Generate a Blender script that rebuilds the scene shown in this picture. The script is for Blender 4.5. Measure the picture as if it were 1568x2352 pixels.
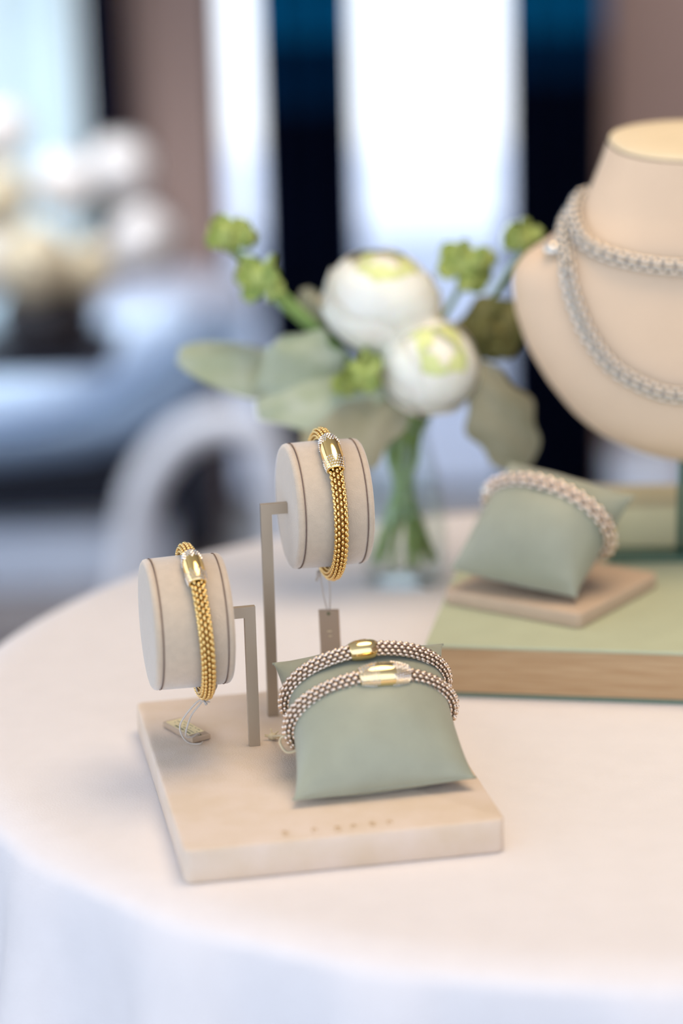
import bpy, math, random
from mathutils import Vector, Matrix, noise
random.seed(7)
PI = math.pi
S = bpy.context.scene
for o in list(bpy.data.objects): bpy.data.objects.remove(o)
COL = S.collection

# ------------------------------------------------------------------ camera
TABLE = 0.75
cam = bpy.data.cameras.new('camera'); cam.lens = 85; cam.sensor_fit = 'VERTICAL'; cam.sensor_height = 36; cam.sensor_width = 24
camo = bpy.data.objects.new('camera', cam); COL.objects.link(camo)
TH, RO = math.radians(15.76), math.radians(-1.5)
_r = Vector((1, 0, 0)); _u = Vector((0, math.sin(TH), math.cos(TH))); _f = Vector((0, math.cos(TH), -math.sin(TH)))
cx_ = _r*math.cos(RO) + _u*math.sin(RO); cy_ = -_r*math.sin(RO) + _u*math.cos(RO); cz_ = -_f
m = Matrix((cx_, cy_, cz_)).transposed().to_4x4(); m.translation = Vector((0, 0, TABLE + 0.44)); camo.matrix_world = m
cam.dof.use_dof = True; cam.dof.aperture_fstop = 2.5
cam.dof.focus_distance = (Vector((0.0, 1.108, 0.875)) - m.translation).dot(_f)
cam.clip_start = 0.05; cam.clip_end = 200
S.camera = camo

# ------------------------------------------------------------------ world, lights, exposure
S.view_settings.view_transform = 'Standard'; S.view_settings.look = 'None'; S.view_settings.gamma = 1
S.view_settings.use_curve_mapping = False
S.view_settings.exposure = 0.0
S.cycles.use_denoising = True
S.cycles.max_bounces = 10; S.cycles.transparent_max_bounces = 12; S.cycles.sample_clamp_indirect = 6
S.cycles.caustics_reflective = False; S.cycles.caustics_refractive = False
w = bpy.data.worlds.new('World'); S.world = w; w.use_nodes = True
bg = w.node_tree.nodes['Background']; bg.inputs[0].default_value = (0.74, 0.86, 1.04, 1); bg.inputs[1].default_value = 2.05

def lamp(name, kind, loc, energy, color, target=None, size=0.5, **kw):
    l = bpy.data.lights.new(name, kind); l.energy = energy; l.color = color
    if kind == 'AREA': l.shape = 'DISK'; l.size = size
    if kind == 'SPOT': l.shadow_soft_size = size
    for k, v in kw.items(): setattr(l, k, v)
    o = bpy.data.objects.new(name, l); COL.objects.link(o); o.location = loc
    if target is not None:
        o.rotation_euler = (Vector(target) - Vector(loc)).to_track_quat('-Z', 'Y').to_euler()
    return o
# warm ceiling lamps above the table, added fill spots deeper in the room; the sun outside comes from beyond the terrace
lamp('ceiling_and_fill_lamp', 'AREA', (0.35, 1.1, 2.62), 25, (1.0, 0.77, 0.52), (0.1, 1.15, 0.8), size=1.3)
lamp('ceiling_and_fill_lamp', 'SPOT', (0.95, 1.75, 2.62), 12, (1.0, 0.76, 0.26), (0.20, 1.06, 0.75), size=0.06, spot_size=math.radians(11), spot_blend=0.9)
lamp('ceiling_and_fill_lamp', 'SPOT', (-0.7, 3.1, 2.62), 230, (0.92, 0.96, 1.0), (-0.6, 3.75, 0.2), size=0.12, spot_size=math.radians(44), spot_blend=0.6)  # added fill spot that brightens the far chair
lamp('ceiling_and_fill_lamp', 'SPOT', (1.3, 3.2, 2.62), 70, (1.0, 0.88, 0.78), (0.85, 4.25, 0.8), size=0.12, spot_size=math.radians(50), spot_blend=0.7)  # added wall-wash spot that lifts the right of the back wall
sun = lamp('sun', 'SUN', (0, 20, 20), 3.2, (1.0, 0.97, 0.92)); sun.data.angle = math.radians(2)
sun.rotation_euler = (math.radians(-22), 0, 0)

# ------------------------------------------------------------------ helpers
def lin(r, g, b):
    f = lambda c: (c/255/12.92) if c/255 <= 0.04045 else ((c/255+0.055)/1.055)**2.4
    return (f(r), f(g), f(b), 1)

def mat(name, col, rough=0.6, metal=0.0, var=0.0, vscale=30, bump=0.0, bscale=400, sheen=0.0, col2=None, coat=0.0, spec=0.5, trans=0.0, ior=1.45, kind='noise', stretch=(1, 1, 1), subsurf=0.0):
    M = bpy.data.materials.new(name); M.use_nodes = True
    nt = M.node_tree; N = nt.nodes; L = nt.links; p = N['Principled BSDF']
    p.inputs['Base Color'].default_value = col; p.inputs['Roughness'].default_value = rough; p.inputs['Metallic'].default_value = metal
    p.inputs['Sheen Weight'].default_value = sheen; p.inputs['Sheen Roughness'].default_value = 0.5
    p.inputs['Coat Weight'].default_value = coat; p.inputs['Specular IOR Level'].default_value = spec
    p.inputs['Transmission Weight'].default_value = trans; p.inputs['IOR'].default_value = ior
    if subsurf:
        p.inputs['Subsurface Weight'].default_value = subsurf; p.inputs['Subsurface Scale'].default_value = 0.01
    tc = N.new('ShaderNodeTexCoord'); mp = N.new('ShaderNodeMapping'); mp.inputs['Scale'].default_value = stretch
    L.new(tc.outputs['Object'], mp.inputs['Vector'])
    if var or col2:
        t = N.new('ShaderNodeTexNoise'); t.inputs['Scale'].default_value = vscale; t.inputs['Detail'].default_value = 4
        L.new(mp.outputs[0], t.inputs['Vector'])
        r = N.new('ShaderNodeValToRGB'); r.color_ramp.elements[0].position = 0.35; r.color_ramp.elements[1].position = 0.65
        c2 = col2 or tuple(min(1, c*(1+var)) for c in col[:3]) + (1,)
        c1 = col if col2 else tuple(c*(1-var) for c in col[:3]) + (1,)
        r.color_ramp.elements[0].color = c1; r.color_ramp.elements[1].color = c2
        L.new(t.outputs['Fac'], r.inputs['Fac']); L.new(r.outputs['Color'], p.inputs['Base Color'])
    if bump:
        t = N.new('ShaderNodeTexNoise' if kind == 'noise' else 'ShaderNodeTexWave')
        t.inputs['Scale'].default_value = bscale; L.new(mp.outputs[0], t.inputs['Vector'])
        b = N.new('ShaderNodeBump'); b.inputs['Strength'].default_value = bump; b.inputs['Distance'].default_value = 0.001
        L.new(t.outputs['Fac'], b.inputs['Height']); L.new(b.outputs['Normal'], p.inputs['Normal'])
    return M

M = {}
M['linen'] = mat('white_linen', lin(232, 228, 230), 0.85, var=0.012, vscale=60, bump=0.25, bscale=900, sheen=0.1)
M['wood'] = mat('pale_oak', lin(192, 162, 124), 0.5, col2=lin(178, 145, 106), vscale=22, stretch=(1, 6, 30), bump=0.05, bscale=60)
M['suede'] = mat('cream_suede', lin(226, 207, 190), 0.9, col2=lin(219, 198, 174), vscale=45, bump=0.35, bscale=1500, sheen=0.25)
M['suede_side'] = mat('shaded_side_suede', lin(206, 188, 178), 0.9, var=0.03, vscale=60, bump=0.35, bscale=1500, sheen=0.25)  # unused darker suede copy, front-face shade put into its colour
M['roll'] = mat('taupe_suede', lin(206, 186, 162), 0.92, var=0.035, vscale=250, bump=0.35, bscale=1800, sheen=0.9)
M['seam'] = mat('brown_thread', lin(124, 102, 92), 0.9, bump=0.3, bscale=2500)
M['bar'] = mat('champagne_painted_metal', lin(176, 160, 140), 0.42, metal=0.35, bump=0.02, bscale=600)
M['gold'] = mat('yellow_gold', (1.0, 0.72, 0.29, 1), 0.11, metal=1.0)
M['golddark'] = mat('gold_gap_shade', (0.28, 0.12, 0.025, 1), 0.4, metal=0.6)  # darker copy of the gold, paints shade between the links
M['rose'] = mat('pale_rose_gold', (0.90, 0.76, 0.64, 1), 0.16, metal=1.0)
M['rosedark'] = mat('rose_gold_gap_shade', (0.24, 0.16, 0.11, 1), 0.45, metal=0.6)  # rose gold darkened to paint the shade between links
M['palegold'] = mat('pale_polished_gold', (0.93, 0.72, 0.36, 1), 0.1, metal=1.0)
M['silver'] = mat('silver_links', (0.74, 0.69, 0.62, 1), 0.2, metal=1.0)
M['silverdark'] = mat('silver_gap_shade', (0.16, 0.13, 0.10, 1), 0.5, metal=0.6)  # silver darkened to paint the shade between links
M['diamond'] = mat('diamond', (0.93, 0.90, 0.90, 1), 0.08, metal=0.85, spec=1.0)
M['sage'] = mat('sage_green_leatherette', lin(157, 160, 141), 0.5, var=0.035, vscale=70, bump=0.12, bscale=1200, sheen=0.15)
M['sagebox'] = mat('light_sage_fabric', lin(184, 190, 162), 0.8, var=0.02, vscale=60, bump=0.1, bscale=900)
M['olive'] = mat('olive_sage_fabric', lin(224, 212, 168), 0.8, var=0.02, vscale=60, bump=0.1, bscale=900)
M['green_edge'] = mat('green_lacquer', lin(112, 134, 118), 0.5, var=0.02)
M['darkgreen'] = mat('dark_green_painted_metal', lin(78, 108, 94), 0.4, metal=0.2, var=0.02)
M['slab'] = mat('taupe_leatherette', lin(198, 174, 150), 0.7, var=0.03, vscale=90, bump=0.2, bscale=1200)
M['bust'] = mat('peach_leatherette', lin(226, 198, 168), 0.6, var=0.015, vscale=40, bump=0.08, bscale=900, sheen=0.1)
M['bust_top'] = mat('lamp_tinted_leatherette', lin(230, 212, 178), 0.6, var=0.015, vscale=40)  # yellowish cream carries the lamplight falling on the neck top
M['tag'] = mat('taupe_plastic', lin(186, 162, 138), 0.45, bump=0.03, bscale=800)
M['paper'] = mat('cream_paper', lin(246, 230, 186), 0.7, var=0.01)
M['ink'] = mat('grey_green_ink', lin(120, 122, 92), 0.8)
M['foil'] = mat('faint_gold_foil', lin(212, 184, 146), 0.5, metal=0.1)
M['cord'] = mat('grey_cotton_cord', lin(214, 204, 194), 0.85, bump=0.5, bscale=3000)
M['cordcream'] = mat('cream_cotton_cord', lin(222, 206, 172), 0.85, bump=0.5, bscale=3000)
M['petal'] = mat('white_petal', lin(252, 246, 232), 0.55, var=0.02, vscale=40, sheen=0.1, subsurf=0.15)
M['petal_core'] = mat('lime_tinted_petal', lin(228, 232, 160), 0.55, var=0.03, vscale=60, subsurf=0.15)
M['cream_petal'] = mat('cream_gold_petal', lin(226, 212, 182), 0.6, var=0.04, vscale=30)
M['blush_petal'] = mat('blush_white_petal', lin(240, 236, 234), 0.6, var=0.03, vscale=30)
M['stem'] = mat('fresh_green_stem', lin(124, 152, 84), 0.55, var=0.08, vscale=80)
M['leafgrey'] = mat('silvery_sage_leaf', lin(178, 186, 166), 0.8, col2=lin(160, 170, 140), vscale=50, sheen=0.3, bump=0.3, bscale=300)
M['leafolive'] = mat('dusty_olive_leaf', lin(160, 156, 132), 0.8, col2=lin(142, 138, 110), vscale=50, sheen=0.3, bump=0.3, bscale=300)
M['bud'] = mat('lime_green_bud', lin(178, 190, 110), 0.6, col2=lin(140, 162, 82), vscale=120)
M['brownbud'] = mat('dusky_brown_green_leaf', lin(120, 116, 70), 0.7, col2=lin(96, 98, 52), vscale=80)
M['glass'] = mat('clear_glass', (1, 1, 1, 1), 0.02, trans=1.0, ior=1.45)
M['midblue'] = mat('dim_outdoor_glow', lin(0, 36, 68), 0.9, spec=0.05, var=0.06, vscale=10)  # lower, dimmer step of the glow painted on the curtains
M['water'] = mat('water', (0.96, 0.99, 0.97, 1), 0.0, trans=1.0, ior=1.33)
M['wall'] = mat('mauve_brown_wall_paint', lin(164, 139, 130), 0.9, var=0.015, vscale=3)
M['ceil'] = mat('ceiling_paint', lin(238, 232, 224), 0.9, var=0.01, vscale=3)
M['floor'] = mat('grey_brown_stone_floor', lin(120, 112, 110), 0.35, var=0.06, vscale=4, bump=0.03, bscale=40)
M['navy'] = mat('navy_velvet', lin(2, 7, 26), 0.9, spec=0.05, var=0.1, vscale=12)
M['teal'] = mat('teal_outdoor_glow', lin(0, 92, 136), 0.9, spec=0.05, var=0.06, vscale=10)  # teal paints the bluish outdoor glow at the curtain tops
M['frame'] = mat('dark_window_frame', lin(30, 34, 48), 0.5, var=0.02)
M['sheer'] = mat('pale_teal_sheer', lin(216, 236, 242), 0.9, var=0.03, vscale=4)
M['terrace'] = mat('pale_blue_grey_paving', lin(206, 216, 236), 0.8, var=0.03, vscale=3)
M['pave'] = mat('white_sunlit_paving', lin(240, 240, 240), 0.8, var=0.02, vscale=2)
M['slate'] = mat('slate_blue_leather', lin(116, 134, 158), 0.35, var=0.05, vscale=14)
M['blue_sheen'] = mat('window_sheen_blue', lin(204, 224, 250), 0.3, var=0.04, vscale=12)  # window sheen on the chair put into the base colour
M['greycloth'] = mat('lavender_grey_cloth', lin(170, 172, 186), 0.7, var=0.04, vscale=12)
M['chairwhite'] = mat('white_lacquered_wood', lin(226, 228, 236), 0.4, var=0.02, vscale=12)
M['paleblue'] = mat('pale_blue_lacquer', lin(222, 232, 248), 0.5, var=0.02, vscale=12)
M['darkwood'] = mat('dark_stained_wood', lin(38, 40, 54), 0.5, var=0.1, vscale=10)
M['blackvase'] = mat('dark_bronze_glaze', lin(54, 50, 54), 0.35, var=0.06, vscale=20)

def link(name, verts, faces, mt, parent=None, smooth=True, fmat=None, loc=None):
    me = bpy.data.meshes.new(name)
    me.from_pydata([tuple(v) for v in verts], [], faces)
    for x in (mt if isinstance(mt, (list, tuple)) else [mt]): me.materials.append(M[x])
    if fmat: me.polygons.foreach_set('material_index', fmat)
    me.polygons.foreach_set('use_smooth', [smooth]*len(me.polygons)); me.update()
    o = bpy.data.objects.new(name, me); COL.objects.link(o)
    if parent is not None:
        o.parent = parent
        o.matrix_parent_inverse = parent_world(parent).inverted()
    return o

def parent_world(p):
    if p.parent: return parent_world(p.parent) @ p.matrix_parent_inverse @ p.matrix_basis
    return p.matrix_basis.copy()

def tag(o, label=None, cat=None, group=None, kind=None):
    if label: o['label'] = label
    if cat: o['category'] = cat
    if group: o['group'] = group
    if kind: o['kind'] = kind
    return o

def thing(name, loc, label, cat, group=None):
    o = bpy.data.objects.new(name, None); COL.objects.link(o); o.location = loc; o.empty_display_size = 0.01
    return tag(o, label, cat, group)

class MB:
    def __init__(s): s.v = []; s.f = []; s.m = []
    def add(s, v, f, mi=0):
        b = len(s.v); s.v += [Vector(q) for q in v]; s.f += [tuple(i+b for i in q) for q in f]; s.m += [mi]*len(f); return s
    def box(s, c, d, X=(1, 0, 0), Y=(0, 1, 0), Z=(0, 0, 1), mi=0):
        c = Vector(c); X, Y, Z = [Vector(a)*h/2 for a, h in zip((X, Y, Z), d)]
        v = [c + X*i + Y*j + Z*k for k in (-1, 1) for i, j in ((-1, -1), (1, -1), (1, 1), (-1, 1))]
        return s.add(v, [(3, 2, 1, 0), (4, 5, 6, 7), (0, 1, 5, 4), (1, 2, 6, 5), (2, 3, 7, 6), (3, 0, 4, 7)], mi)
    def tube(s, pts, r, n=8, closed=False, caps=True, mi=0):
        pts = [Vector(p) for p in pts]; k = len(pts); rs = r if isinstance(r, (list, tuple)) else [r]*k
        up = Vector((0.3, 0.2, 1)).normalized(); v = []; f = []
        prev = None
        for i, p in enumerate(pts):
            a = pts[(i-1) % k] if (closed or i > 0) else p; b = pts[(i+1) % k] if (closed or i < k-1) else p
            t = (b-a).normalized()
            if prev is None:
                x = t.cross(up)
                if x.length < 1e-4: x = t.cross(Vector((1, 0, 0)))
                x.normalize()
            else:
                x = (prev - t*prev.dot(t)).normalized()
            prev = x; y = t.cross(x)
            v += [p + (x*math.cos(2*PI*j/n) + y*math.sin(2*PI*j/n))*rs[i] for j in range(n)]
        for i in range(k if closed else k-1):
            for j in range(n):
                a, b = i*n, ((i+1) % k)*n
                f.append((a+j, a+(j+1) % n, b+(j+1) % n, b+j))
        if caps and not closed:
            f.append(tuple(range(n-1, -1, -1))); f.append(tuple((k-1)*n + j for j in range(n)))
        return s.add(v, f, mi)
    def lathe(s, prof, c=(0, 0, 0), A=(0, 0, 1), n=48, mi=0, X=None):
        """prof: list of (radius, height along A)"""
        c = Vector(c); A = Vector(A).normalized()
        X = Vector(X) if X else (A.cross(Vector((0.13, 1, 0.21))) if abs(A.y) < 0.9 else A.cross(Vector((1, 0, 0.1))))
        X.normalize(); Y = A.cross(X); v = []; f = []
        for r, h in prof:
            v += [c + A*h + (X*math.cos(2*PI*j/n) + Y*math.sin(2*PI*j/n))*r for j in range(n)]
        for i in range(len(prof)-1):
            for j in range(n): f.append((i*n+j, i*n+(j+1) % n, (i+1)*n+(j+1) % n, (i+1)*n+j))
        if prof[0][0] > 1e-6: f.append(tuple(range(n-1, -1, -1)))
        if prof[-1][0] > 1e-6: f.append(tuple((len(prof)-1)*n+j for j in range(n)))
        return s.add(v, f, mi)
    def ball(s, c, rx, ry, rz, X=(1, 0, 0), Y=(0, 1, 0), Z=(0, 0, 1), n=8, k=5, mi=0):
        c = Vector(c); X, Y, Z = Vector(X)*rx, Vector(Y)*ry, Vector(Z)*rz
        v = [c - Z]
        for i in range(1, k):
            a = PI*i/k
            for j in range(n):
                b = 2*PI*j/n; v.append(c + (X*math.cos(b) + Y*math.sin(b))*math.sin(a) - Z*math.cos(a))
        v.append(c + Z); f = []
        for j in range(n): f.append((0, 1+(j+1) % n, 1+j))
        for i in range(k-2):
            for j in range(n):
                a, b = 1+i*n, 1+(i+1)*n; f.append((a+j, a+(j+1) % n, b+(j+1) % n, b+j))
        a = 1+(k-2)*n; e = len(v)-1
        for j in range(n): f.append((a+j, a+(j+1) % n, e))
        return s.add(v, f, mi)
    def rbox(s, c, d, r, X=(1, 0, 0), Y=(0, 1, 0), mi=0, e=0.0015, seg=6):
        """upright slab, rounded vertical corners (radius r) and eased edges e"""
        c = Vector(c); X = Vector(X); Y = Vector(Y); Z = Vector((0, 0, 1)); hx, hy, hz = d[0]/2, d[1]/2, d[2]/2
        def ring(ins, z):
            out = []
            for (sx, sy, a0) in ((1, 1, 0), (-1, 1, PI/2), (-1, -1, PI), (1, -1, 1.5*PI)):
                for q in range(seg+1):
                    a = a0 + PI/2*q/seg; rr = max(r-ins, 1e-5)
                    out.append(c + X*(sx*(hx-r) + rr*math.cos(a)) + Y*(sy*(hy-r) + rr*math.sin(a)) + Z*z)
            return out
        rings = [ring(e, -hz), ring(e*0.3, -hz+e*0.3), ring(0, -hz+e), ring(0, hz-e), ring(e*0.3, hz-e*0.3), ring(e, hz)]
        n = len(rings[0]); v = [p for q in rings for p in q]; f = []
        for i in range(len(rings)-1):
            for j in range(n): f.append((i*n+j, i*n+(j+1) % n, (i+1)*n+(j+1) % n, (i+1)*n+j))
        f.append(tuple(range(n-1, -1, -1))); f.append(tuple((len(rings)-1)*n+j for j in range(n)))
        return s.add(v, f, mi)
    def prism(s, poly, y0, y1, mi=0, bev=0.0):
        """(x,z) outline given real thickness from y0 to y1, softened towards both faces"""
        n = len(poly); cx = sum(p[0] for p in poly)/n; cz = sum(p[1] for p in poly)/n
        def ins(k): return [(cx+(x-cx)*k, cz+(z-cz)*k) for x, z in poly]
        st = [(y0, 0.80), (y0+bev*0.3, 0.92), (y0+bev, 1.0), (y1-bev, 1.0), (y1-bev*0.3, 0.92), (y1, 0.80)] if bev else [(y0, 1), (y1, 1)]
        v = []; f = []
        for y, k in st: v += [(x, y, z) for x, z in ins(k)]
        for i in range(len(st)-1):
            for j in range(n): f.append((i*n+j, i*n+(j+1) % n, (i+1)*n+(j+1) % n, (i+1)*n+j))
        f.append(tuple(range(n-1, -1, -1))); f.append(tuple((len(st)-1)*n+j for j in range(n)))
        return s.add(v, f, mi)
    def grid(s, fn, nu, nv, mi=0, closeu=False):
        v = [fn(i/(nu if closeu else nu-1), j/(nv-1)) for j in range(nv) for i in range(nu)]; f = []
        for j in range(nv-1):
            for i in range(nu if closeu else nu-1):
                f.append((j*nu+i, j*nu+(i+1) % nu, (j+1)*nu+(i+1) % nu, (j+1)*nu+i))
        return s.add(v, f, mi)
    def build(s, name, mt, parent=None, smooth=True): return link(name, s.v, s.f, mt, parent, smooth, s.m)

def catmull(pts, k=8, closed=False):
    pts = [Vector(p) for p in pts]; n = len(pts); out = []
    for i in range(n if closed else n-1):
        g = lambda j: pts[j % n] if closed else pts[max(0, min(n-1, j))]
        p0, p1, p2, p3 = g(i-1), g(i), g(i+1), g(i+2)
        for q in range(k):
            t = q/k
            out.append(0.5*((2*p1) + (p2-p0)*t + (2*p0-5*p1+4*p2-p3)*t*t + (3*p1-p0-3*p2+p3)*t**3))
    if not closed: out.append(pts[-1])
    return out

def struct(mb, name, mt, smooth=False):
    o = mb.build(name, mt, None, smooth); o['kind'] = 'structure'; return o

# ------------------------------------------------------------------ the room
WY = 4.25
struct(MB().box((0, 1.2, -0.05), (6, 6.3, 0.1)), 'floor', 'floor')
struct(MB().box((0, 1.2, 2.75), (6, 6.3, 0.1)), 'ceiling', 'ceil')
mb = MB()
def wallpiece(x0, x1, z0, z1): mb.box(((x0+x1)/2, WY+0.05, (z0+z1)/2), (x1-x0, 0.1, z1-z0))
wallpiece(-2.95, -1.5, 0, 2.7); wallpiece(-0.40, -0.197, 0, 2.7); wallpiece(0.478, 2.95, 0, 2.7)
wallpiece(-1.5, -0.40, 2.35, 2.7); wallpiece(-0.197, 0.478, 2.35, 2.7)
struct(mb, 'wall_back', 'wall')
struct(MB().box((3.0, 1.2, 1.35), (0.1, 6.3, 2.7)), 'wall_right', 'wall')
mb = MB(); mb.box((-3.0, 4.2, 1.35), (0.1, 0.3, 2.7)); mb.box((-3.0, 1.1, 2.55), (0.1, 5.9, 0.3)); mb.box((-3.0, 1.1, 0.1), (0.1, 5.9, 0.2)); mb.box((-3.0, -1.9, 1.35), (0.1, 0.1, 2.7))
struct(mb, 'wall_left', 'wall')
# pane material lets daylight through and keeps a faint reflection
g = bpy.data.materials.new('window_glass'); g.use_nodes = True; nt = g.node_tree; nt.nodes.clear()
o_ = nt.nodes.new('ShaderNodeOutputMaterial'); mx = nt.nodes.new('ShaderNodeMixShader'); tr = nt.nodes.new('ShaderNodeBsdfTransparent'); gl = nt.nodes.new('ShaderNodeBsdfGlossy')
gl.inputs['Roughness'].default_value = 0.02; mx.inputs[0].default_value = 0.04
nt.links.new(tr.outputs[0], mx.inputs[1]); nt.links.new(gl.outputs[0], mx.inputs[2]); nt.links.new(mx.outputs[0], o_.inputs[0]); M['pane'] = g
def thin_glass(name, tint, f0):
    g = bpy.data.materials.new(name); g.use_nodes = True; nt = g.node_tree; nt.nodes.clear()
    o_ = nt.nodes.new('ShaderNodeOutputMaterial'); mx = nt.nodes.new('ShaderNodeMixShader'); tr = nt.nodes.new('ShaderNodeBsdfTransparent'); gl = nt.nodes.new('ShaderNodeBsdfGlossy'); lw = nt.nodes.new('ShaderNodeLayerWeight'); pw = nt.nodes.new('ShaderNodeMath'); ml = nt.nodes.new('ShaderNodeMath')
    tr.inputs['Color'].default_value = tint; gl.inputs['Roughness'].default_value = 0.04; pw.operation = 'POWER'; pw.inputs[1].default_value = 4; ml.operation = 'MULTIPLY_ADD'; ml.inputs[1].default_value = f0; ml.inputs[2].default_value = 0.03
    nt.links.new(lw.outputs['Facing'], pw.inputs[0]); nt.links.new(pw.outputs[0], ml.inputs[0])
    nt.links.new(ml.outputs[0], mx.inputs[0]); nt.links.new(tr.outputs[0], mx.inputs[1]); nt.links.new(gl.outputs[0], mx.inputs[2]); nt.links.new(mx.outputs[0], o_.inputs[0]); return g
M['glass'] = thin_glass('clear_glass', (0.97, 0.985, 0.98, 1), 0.35); M['water'] = thin_glass('water', (0.96, 0.98, 0.97, 1), 0.12)
def window(name, x0, x1, z1, mull):
    fr = MB(); t = 0.012
    fr.box(((x0+x1)/2, WY+0.06, z1-t/2), (x1-x0, 0.05, t)).box(((x0+x1)/2, WY+0.06, t/2), (x1-x0, 0.05, t))
    for x in [x0+t/2, x1-t/2] + mull: fr.box((x, WY+0.06, z1/2), (t, 0.05, z1-2*t))
    root = struct(fr, name, 'frame')
    p = MB().box(((x0+x1)/2, WY+0.06, z1/2), (x1-x0-0.01, 0.006, z1-0.01)).build('pane', 'pane', root, False)
    return root
window('window_1', -1.5, -0.40, 2.35, [-0.95])
window('window_2', -0.197, 0.478, 2.35, [-0.04, 0.385])
# outside: a terrace shaded by an added unseen slab, sunlit paving beyond
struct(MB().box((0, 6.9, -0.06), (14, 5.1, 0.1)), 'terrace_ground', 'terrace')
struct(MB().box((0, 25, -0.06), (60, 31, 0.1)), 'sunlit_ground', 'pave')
struct(MB().box((0, 6.5, 2.95), (14, 4.3, 0.12)), 'added_sun_blocker', 'ceil')  # unseen slab added to shade the terrace and stop the sun

# ------------------------------------------------------------------ curtains
def curtain(x0, x1, y, name, mats, label, split=None, folds=4, amp=0.018):
    def fn(u, v):
        x = x0+(x1-x0)*u; z = 0.01+2.36*v
        return (x, y + amp*math.sin(u*folds*2*PI) + 0.004*math.sin(u*17+v*3), z)
    m_ = MB(); nu, nv = 49, 60
    m_.grid(fn, nu, nv)
    back = MB(); back.grid(lambda u, v: Vector(fn(u, v)) + Vector((0, 0.004, 0)), nu, nv)
    m_.add(back.v, [tuple(reversed(f)) for f in back.f])
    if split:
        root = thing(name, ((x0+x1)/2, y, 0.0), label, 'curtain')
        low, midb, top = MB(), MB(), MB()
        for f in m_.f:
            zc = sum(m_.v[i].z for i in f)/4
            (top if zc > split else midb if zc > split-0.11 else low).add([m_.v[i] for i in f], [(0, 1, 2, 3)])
        low.build('curtain_panel', mats[0], root); midb.build('glow_fade_band', 'midblue', root); top.build('glow_band', mats[1], root)  # upper bands paint outdoor glow fading down the dark cloth
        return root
    return tag(m_.build(name, mats[0]), label, 'curtain')
curtain(-0.129, 0.046, 4.17, 'curtain', ['navy', 'teal'], 'dark navy curtain with outdoor glow painted as a teal upper band between the narrow and wide bright panes', 0.845)
curtain(0.297, 0.472, 4.17, 'curtain', ['navy', 'teal'], 'dark navy curtain with outdoor glow painted as a teal upper band behind the necklace bust', 0.86)
curtain(-0.425, -0.345, 4.17, 'curtain', ['navy'], 'narrow dark navy curtain beside the pale window at far left', None, 2)
curtain(-1.45, -0.43, 4.19, 'sheer_curtain', ['sheer'], 'pale teal sheer curtain over the window at far left', None, 9)

# ------------------------------------------------------------------ far furniture: lounge chair, step, pouf, flowers on a dark side table
ch = thing('lounge_chair', (-0.4, 3.95, 0.0), 'slate blue curved lounge chair with window sheen painted as a light blue cushion near the left window', 'chair')
hull = [(-0.85, 0.276), (-0.541, 0.273), (-0.457, 0.282), (-0.38, 0.308), (-0.308, 0.353), (-0.237, 0.407), (-0.188, 0.43), (-0.143, 0.436), (-0.148, 0.398), (-0.177, 0.356), (-0.234, 0.308), (-0.312, 0.267), (-0.404, 0.239), (-0.544, 0.227), (-0.85, 0.226)]
MB().prism(hull, 3.73, 4.12, 0, 0.01).build('seat_shell', 'slate', ch)
sheen_outline = [(-0.85, 0.30), (-0.558, 0.334), (-0.501, 0.347), (-0.435, 0.395), (-0.363, 0.45), (-0.272, 0.458), (-0.224, 0.439), (-0.247, 0.40), (-0.312, 0.352), (-0.384, 0.307), (-0.477, 0.28), (-0.563, 0.272), (-0.85, 0.272)]
MB().prism(sheen_outline, 3.78, 4.06, 0, 0.02).build('sheen_cushion', 'blue_sheen', ch)  # outline and light blue colour stand in for reflected window sheen
gy = [(-0.413, 0.418), (-0.39, 0.45), (-0.353, 0.471), (-0.252, 0.472), (-0.155, 0.462), (-0.135, 0.436), (-0.139, 0.403), (-0.212, 0.386), (-0.27, 0.381), (-0.342, 0.397)]
MB().prism(gy, 3.93, 4.13, 0, 0.03).build('headrest', 'greycloth', ch)
MB().box((-0.57, 4.05, 0.113), (0.72, 0.16, 0.226)).build('base', 'darkwood', ch, False)
arc = catmull([(-0.350, 3.70, 0.0), (-0.337, 3.70, 0.09), (-0.324, 3.70, 0.158), (-0.307, 3.70, 0.205), (-0.281, 3.70, 0.243), (-0.253, 3.70, 0.272), (-0.216, 3.70, 0.290), (-0.169, 3.70, 0.296), (-0.122, 3.70, 0.27), (-0.095, 3.70, 0.16), (-0.085, 3.70, 0.0)], 6)
m_ = MB(); m_.tube(arc, [0.027]*len(arc), 10); m_.build('leg', 'chairwhite', ch)
tag(MB().rbox((-0.62, 3.855, 0.048), (0.68, 0.12, 0.096), 0.02, e=0.006).build('low_step', 'paleblue'), 'low pale blue step on the floor in front of the slate lounge chair', 'step')
tag(MB().rbox((0.53, 4.03, 0.075), (0.13, 0.13, 0.15), 0.03, e=0.01).build('pouf', 'paleblue'), 'small pale blue pouf on the floor by the window, seen under the bust', 'pouf')
st = thing('side_table', (-0.42, 3.3, 0), 'dark wooden side table under the blurred cream flowers', 'table')
MB().rbox((-0.46, 3.32, 0.50), (0.30, 0.24, 0.02), 0.02).build('tabletop', 'darkwood', st)
MB().tube([(-0.60, 3.32, 0.012), (-0.60, 3.32, 0.491)], 0.014, 12).build('column', 'darkwood', st)
MB().rbox((-0.60, 3.32, 0.006), (0.24, 0.24, 0.012), 0.03).build('foot', 'darkwood', st)

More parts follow.
